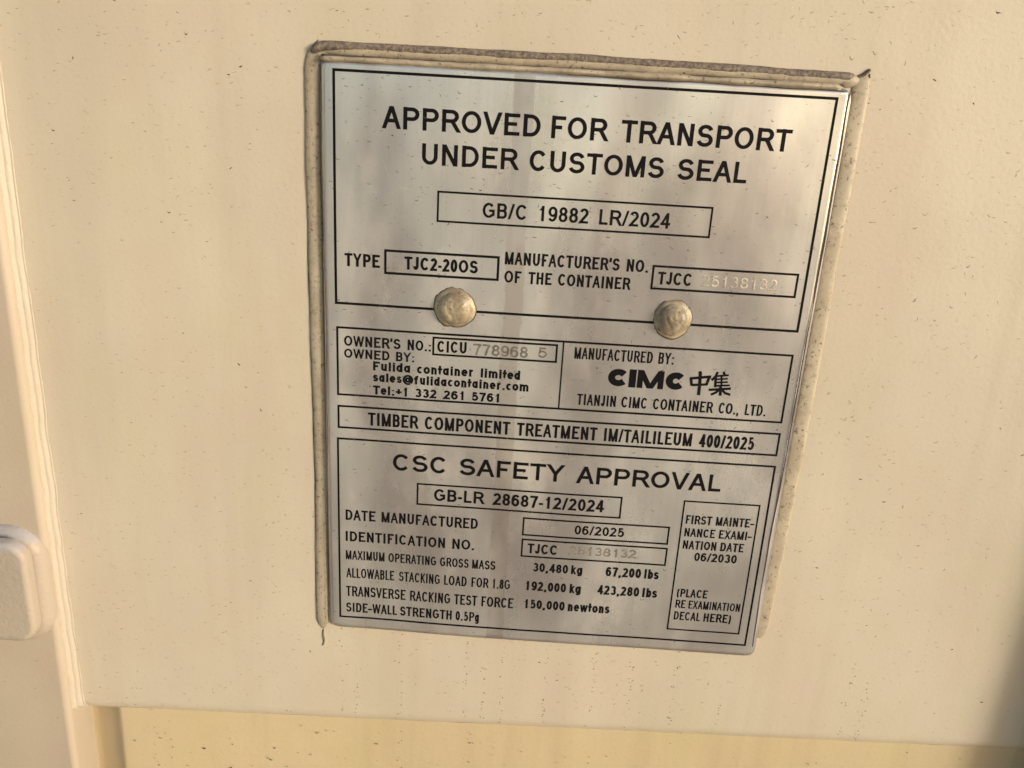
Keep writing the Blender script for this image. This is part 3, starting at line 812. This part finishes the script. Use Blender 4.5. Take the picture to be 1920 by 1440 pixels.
# ------------------------------------------------------------------ sealant bead round three sides
seal = empty('sealant_bead', (0, 0, PZ0), 'dirty beige sealant bead along the top and both sides of the metal plate', 'sealant')
def bead(name, path, width, height, material, parent, seed, y0=0.0005, taper=(0.2, 0.2), nr=10, lump=0.10, step=0.0012, flat=0.62):
    """half-round bead along photo-pixel path points"""
    P = [at(px, py, y0 - 0.001) for px, py in path]
    pts = []
    for a, b in zip(P[:-1], P[1:]):
        n = max(2, int((b - a).length / step))
        pts += [a.lerp(b, i / n) for i in range(n)]
    pts.append(P[-1])
    # soften corners
    for _ in range(3):
        pts = [pts[0]] + [(pts[i - 1] + pts[i] * 2 + pts[i + 1]) / 4 for i in range(1, len(pts) - 1)] + [pts[-1]]
    V, F = [], []
    n = len(pts)
    for i, p in enumerate(pts):
        d = (pts[min(i + 1, n - 1)] - pts[max(i - 1, 0)]).normalized()
        side = Vector((d.z, 0, -d.x))
        s = i * step
        e = min(1.0, (s + 0.0004) / (taper[0] * 0.01 + 1e-6), ((n - 1 - i) * step + 0.0004) / (taper[1] * 0.01 + 1e-6))
        e = math.sqrt(max(0.02, e))
        w = width / 2 * e * (1 + lump * fbm(s * 45, seed, 0.1))
        hh = height * e * (1 + lump * fbm(s * 60, seed, 5.1))
        off = 0.0003 * fbm(s * 30, seed + 3, 0.7)
        for k in range(nr + 1):
            a = math.pi * k / nr
            r = 1 + 0.05 * fbm(s * 300, k * 0.7, seed)
            q = p + side * (w * r * math.cos(a) + off)
            V.append((q.x, y0 - hh * r * math.sin(a) ** flat, q.z))
    m = nr + 1
    for i in range(n - 1):
        for k in range(nr):
            F.append((i * m + k, (i + 1) * m + k, (i + 1) * m + k + 1, i * m + k + 1))
    F.append(tuple(range(m)))
    F.append(tuple(range((n - 1) * m + m - 1, (n - 1) * m - 1, -1)))
    return mesh_obj(name, V, F, material, parent, True)
PXM = 0.000222
bead('bead', [(640, 91), (604, 89), (589, 99), (584, 122), (587, 300), (594, 600), (603, 900), (605, 1130), (605, 1180)], 28 * PXM, 0.0017, M_SEAL, seal, 1.0, taper=(.6, .6), lump=0.05)
bead('bead', [(586, 97), (604, 93), (700, 97), (1000, 113), (1300, 132), (1590, 151), (1612, 150)], 23 * PXM, 0.0032, M_SEAL, seal, 4.0, taper=(1.6, .3), lump=0.06, flat=0.8)
bead('grime_shade_crust', [(583, 100), (590, 90), (604, 85), (700, 90), (1000, 106), (1300, 125), (1590, 145), (1606, 145)], 17 * PXM, 0.0035, M_GRIME_SHADE, seal, 5.0, taper=(.3, .3), lump=0.12, flat=0.8)  # dark strip: grime and painted shade along the bead's upper side
bead('bead_lip', [(600, 109), (800, 120), (1000, 131), (1300, 148), (1580, 164)], 11 * PXM, 0.0040, M_SEAL, seal, 9.0, y0=-0.001, taper=(.2, .3), lump=0.35)
bead('bead', [(1619, 140), (1612, 190), (1560, 470), (1508, 770), (1461, 1010), (1440, 1120), (1424, 1200)], 30 * PXM, 0.0015, M_SEAL, seal, 12.0, taper=(.2, .8), lump=0.05, flat=0.5)
# torn strings of sealant at the corners
bead('string', [(607, 1180), (606, 1192), (609, 1200), (606, 1210)], 6 * PXM, 0.0010, M_SEAL, seal, 15.0, taper=(.05, .05), step=0.0006)
bead('string', [(604, 1182), (603, 1195), (606, 1203), (603, 1212)], 2.2 * PXM, 0.0006, M_TAR, seal, 16.0, taper=(.05, .05), step=0.0006)
bead('string', [(1604, 146), (1622, 140), (1632, 131)], 6 * PXM, 0.0016, M_TAR, seal, 17.0, taper=(.05, .05), step=0.0006)
bead('string', [(1632, 138), (1631, 160), (1624, 205), (1612, 245)], 2.6 * PXM, 0.0009, M_TAR, seal, 18.0, taper=(.05, .3), step=0.0006)
bead('string', [(606, 62), (604, 70), (616, 72), (634, 71), (660, 76), (690, 75), (712, 80)], 1.6 * PXM, 0.0004, M_TAR, seal, 19.0, taper=(.05, .3), step=0.0006)
# dirt caught along the bead's edges
def dirt_shade_line(path, wpx, seed):
    bead('dirt_shade_line', path, wpx * PXM, 0.0002, M_TAR, seal, seed, y0=-0.00005, taper=(.05, .05), nr=4, lump=0.5)
dirt_shade_line([(596, 75), (580, 90), (571, 118), (573, 300), (580, 600), (590, 900), (592, 1130), (596, 1170)], 2.0, 31.0)
dirt_shade_line([(598, 78), (800, 89), (1100, 106), (1400, 126), (1600, 139)], 2.4, 33.0)
dirt_shade_line([(1632, 150), (1626, 190), (1574, 470), (1522, 770), (1475, 1010), (1454, 1110)], 1.4, 35.0)
bead('dirt_shade_line', [(602, 103), (800, 114), (1000, 125), (1300, 143), (1585, 160)], 4.0 * PXM, 0.0008, M_TAR, seal, 36.0, y0=-0.0026, taper=(.05, .05), nr=4, lump=0.4)
def plate_dirt(path, wpx, seed):
    bead('dirt_shade_line', path, wpx * PXM, 0.00025, M_TAR, seal, seed, y0=YP + 0.0001, taper=(.05, .05), nr=4, lump=0.5)
plate_dirt([(600, 112), (603, 300), (611, 630), (616, 1030), (620, 1172)], 2.0, 37.0)
plate_dirt([(603, 113), (800, 126), (1000, 137), (1300, 154), (1590, 171)], 1.8, 39.0)
plate_dirt([(1595, 175), (1539, 500), (1478, 840), (1427, 1110), (1412, 1215)], 2.4, 41.0)

# ------------------------------------------------------------------ flecks of dirt and rust
random.seed(11)
def flecks(name, parent, material, n, region, y, lmin, lmax, mask=None, wk=0.22, seed=0):
    """tiny crescent flakes, each a raised sliver"""
    V, F = [], []
    x0, x1, z0, z1 = region
    c = 0
    while c < n:
        x, z = random.uniform(x0, x1), random.uniform(z0, z1)
        c += 1
        if mask and not mask(x, z):
            continue
        if fbm(x * 14 + seed, z * 9, 3.3, 2) < random.uniform(-0.6, 0.40):
            continue
        L = lmin + (lmax - lmin) * random.random() ** 2.6
        th = random.gauss(0, 0.35) if random.random() < 0.82 else random.uniform(0, math.pi)
        bend = random.gauss(0.35, 0.35)
        wd = L * random.uniform(0.5, 1.3) * wk
        ct, stn = math.cos(th), math.sin(th)
        b = len(V)
        nseg = 4
        yy = y(x, z) if callable(y) else y
        lean = random.uniform(-.5, .5)
        for i in range(nseg + 1):
            s = i / nseg * 2 - 1
            cy = bend * L * 0.5 * (s * s - 0.5)
            ww = wd * (1 - s * s) * (1 + lean * s) * 0.5 + 0.00002
            for q, lift in ((-1, 0), (0, 1), (1, 0)):
                lx, lz = s * L / 2, cy + q * ww
                V.append((x + lx * ct - lz * stn, yy - 0.00003 - lift * min(0.00012, wd * 0.3), z + lx * stn + lz * ct))
        for i in range(nseg):
            for q in range(2):
                F.append((b + i * 3 + q, b + (i + 1) * 3 + q, b + (i + 1) * 3 + q + 1, b + i * 3 + q + 1))
    o = mesh_obj(name, V, F, material, parent)
    o['kind'] = 'stuff'
    return o
M_F1 = plain('fleck_dark', (0.065, 0.047, 0.032))
M_F2 = plain('fleck_brown', (0.22, 0.165, 0.105))
M_F3 = plain('fleck_faint', (0.33, 0.26, 0.17))
def off_plate(x, z):
    return not (PX0 - 0.007 < x < PX1 + 0.007 and PZ0 - 0.0005 < z < PZ1 + 0.008) and z > ZB(x) + 0.005
pr = (XS + ww, xr, ZC - 0.21, ZC + 0.24)
flecks('dirt_fleck', panel, M_F1, 850, pr, 0, 0.0004, 0.0017, off_plate, 0.28, 1)
flecks('dirt_fleck', panel, M_F2, 4600, pr, 0, 0.0003, 0.0016, off_plate, 0.16, 2)
flecks('dirt_fleck', panel, M_F3, 14000, pr, 0, 0.0004, 0.0020, off_plate, 0.18, 3)
# streams of specks that ran down below the plate and on the sheet
def below(x, z):
    return z < ZB(x) - 0.001
flecks('dirt_fleck', wall, M_F1, 500, (xl + 0.006, xr - 0.001, ZC - 0.36, ZC - 0.17), SY - 0.0005, 0.0005, 0.002, below, 0.36, 4)
flecks('dirt_fleck', wall, M_F2, 1600, (xl + 0.006, xr - 0.001, ZC - 0.36, ZC - 0.17), SY - 0.0005, 0.0004, 0.002, below, 0.3, 5)
pl = lambda x, z: z > at(0, 990, PY).z or z < at(0, 1215, PY).z
flecks('dirt_fleck', post, M_F1, 420, (XP - 0.2, XP - 0.002, ZC - 0.33, ZC + 0.24), PY, 0.0005, 0.0016, pl, 0.3, 6)
flecks('dirt_fleck', post, M_F2, 2000, (XP - 0.2, XP - 0.002, ZC - 0.33, ZC + 0.24), PY, 0.0004, 0.0016, pl, 0.25, 7)
on_plate = lambda x, z: YP + warp(x, z)
flecks('dirt_fleck', plate, M_F1, 320, (PX0 + .002, PX1 - .002, PZ0 + .002, PZ1 - .003), on_plate, 0.0003, 0.0016, None, 0.22, 8)
M_F4 = plain('fleck_soot', (0.11, 0.088, 0.066))
M_F5 = plain('scratch_metal', (0.42, 0.37, 0.30), 0.4)
flecks('dirt_fleck', plate, M_F4, 2600, (PX0 + .002, PX1 - .002, PZ0 + .002, PZ1 - .003), on_plate, 0.0003, 0.0020, None, 0.12, 9)
flecks('scratch', plate, M_F5, 60, (PX0 + .002, PX1 - .002, PZ0 + .002, PZ1 - .003), on_plate, 0.004, 0.022, None, 0.006, 10)

# trails of specks left by water running down
def trails(name, parent, material, cols, ytop, ybot, y, n, mask):
    V, F = [], []
    for x0 in cols:
        for i in range(random.randint(n // 2, n)):
            x, z = x0 + random.gauss(0, 0.0007), random.uniform(ybot, ytop)
            if not mask(x, z):
                continue
            rr = random.uniform(0.00012, 0.00038)
            b = len(V)
            V.append((x, y - 0.0001, z))
            for k in range(7):
                a = k / 7 * 2 * math.pi
                q = rr * random.uniform(0.7, 1.2)
                V.append((x + q * 1.3 * math.cos(a), y - 0.00003, z + q * math.sin(a)))
            for k in range(7):
                F.append((b, b + 1 + k, b + 1 + (k + 1) % 7))
    mesh_obj(name, V, F, material, parent)['kind'] = 'stuff'
tc = [at(px, 1300, 0).x for px in (640, 668, 752, 873, 905, 940, 1022, 1110, 1180, 1262, 1350, 1590, 1625)]
trails('dirt_trail', panel, M_F2, tc, PZ0 - 0.001, PZ0 - 0.05, 0, 26, off_plate)
trails('dirt_trail', wall, M_F1, [at(px, 1400, SY).x for px in (322, 438, 750, 880, 1105, 1535, 1700)], ZC - 0.15, ZC - 0.30, SY - 0.0004, 30, below)

step_shade = bead('dirt_shade_line', [(185, 1324.5), (330, 1331), (1100, 1367), (1905, 1404.5)], 1.8 * PXM, 0.0003, plain('joint_shade', (0.16, 0.125, 0.085)), wall, 51.0, y0=SY - 0.0002, taper=(.05, .05), nr=4, lump=0.7)  # shadow line of the step, laid as a dark strip under the panel's edge
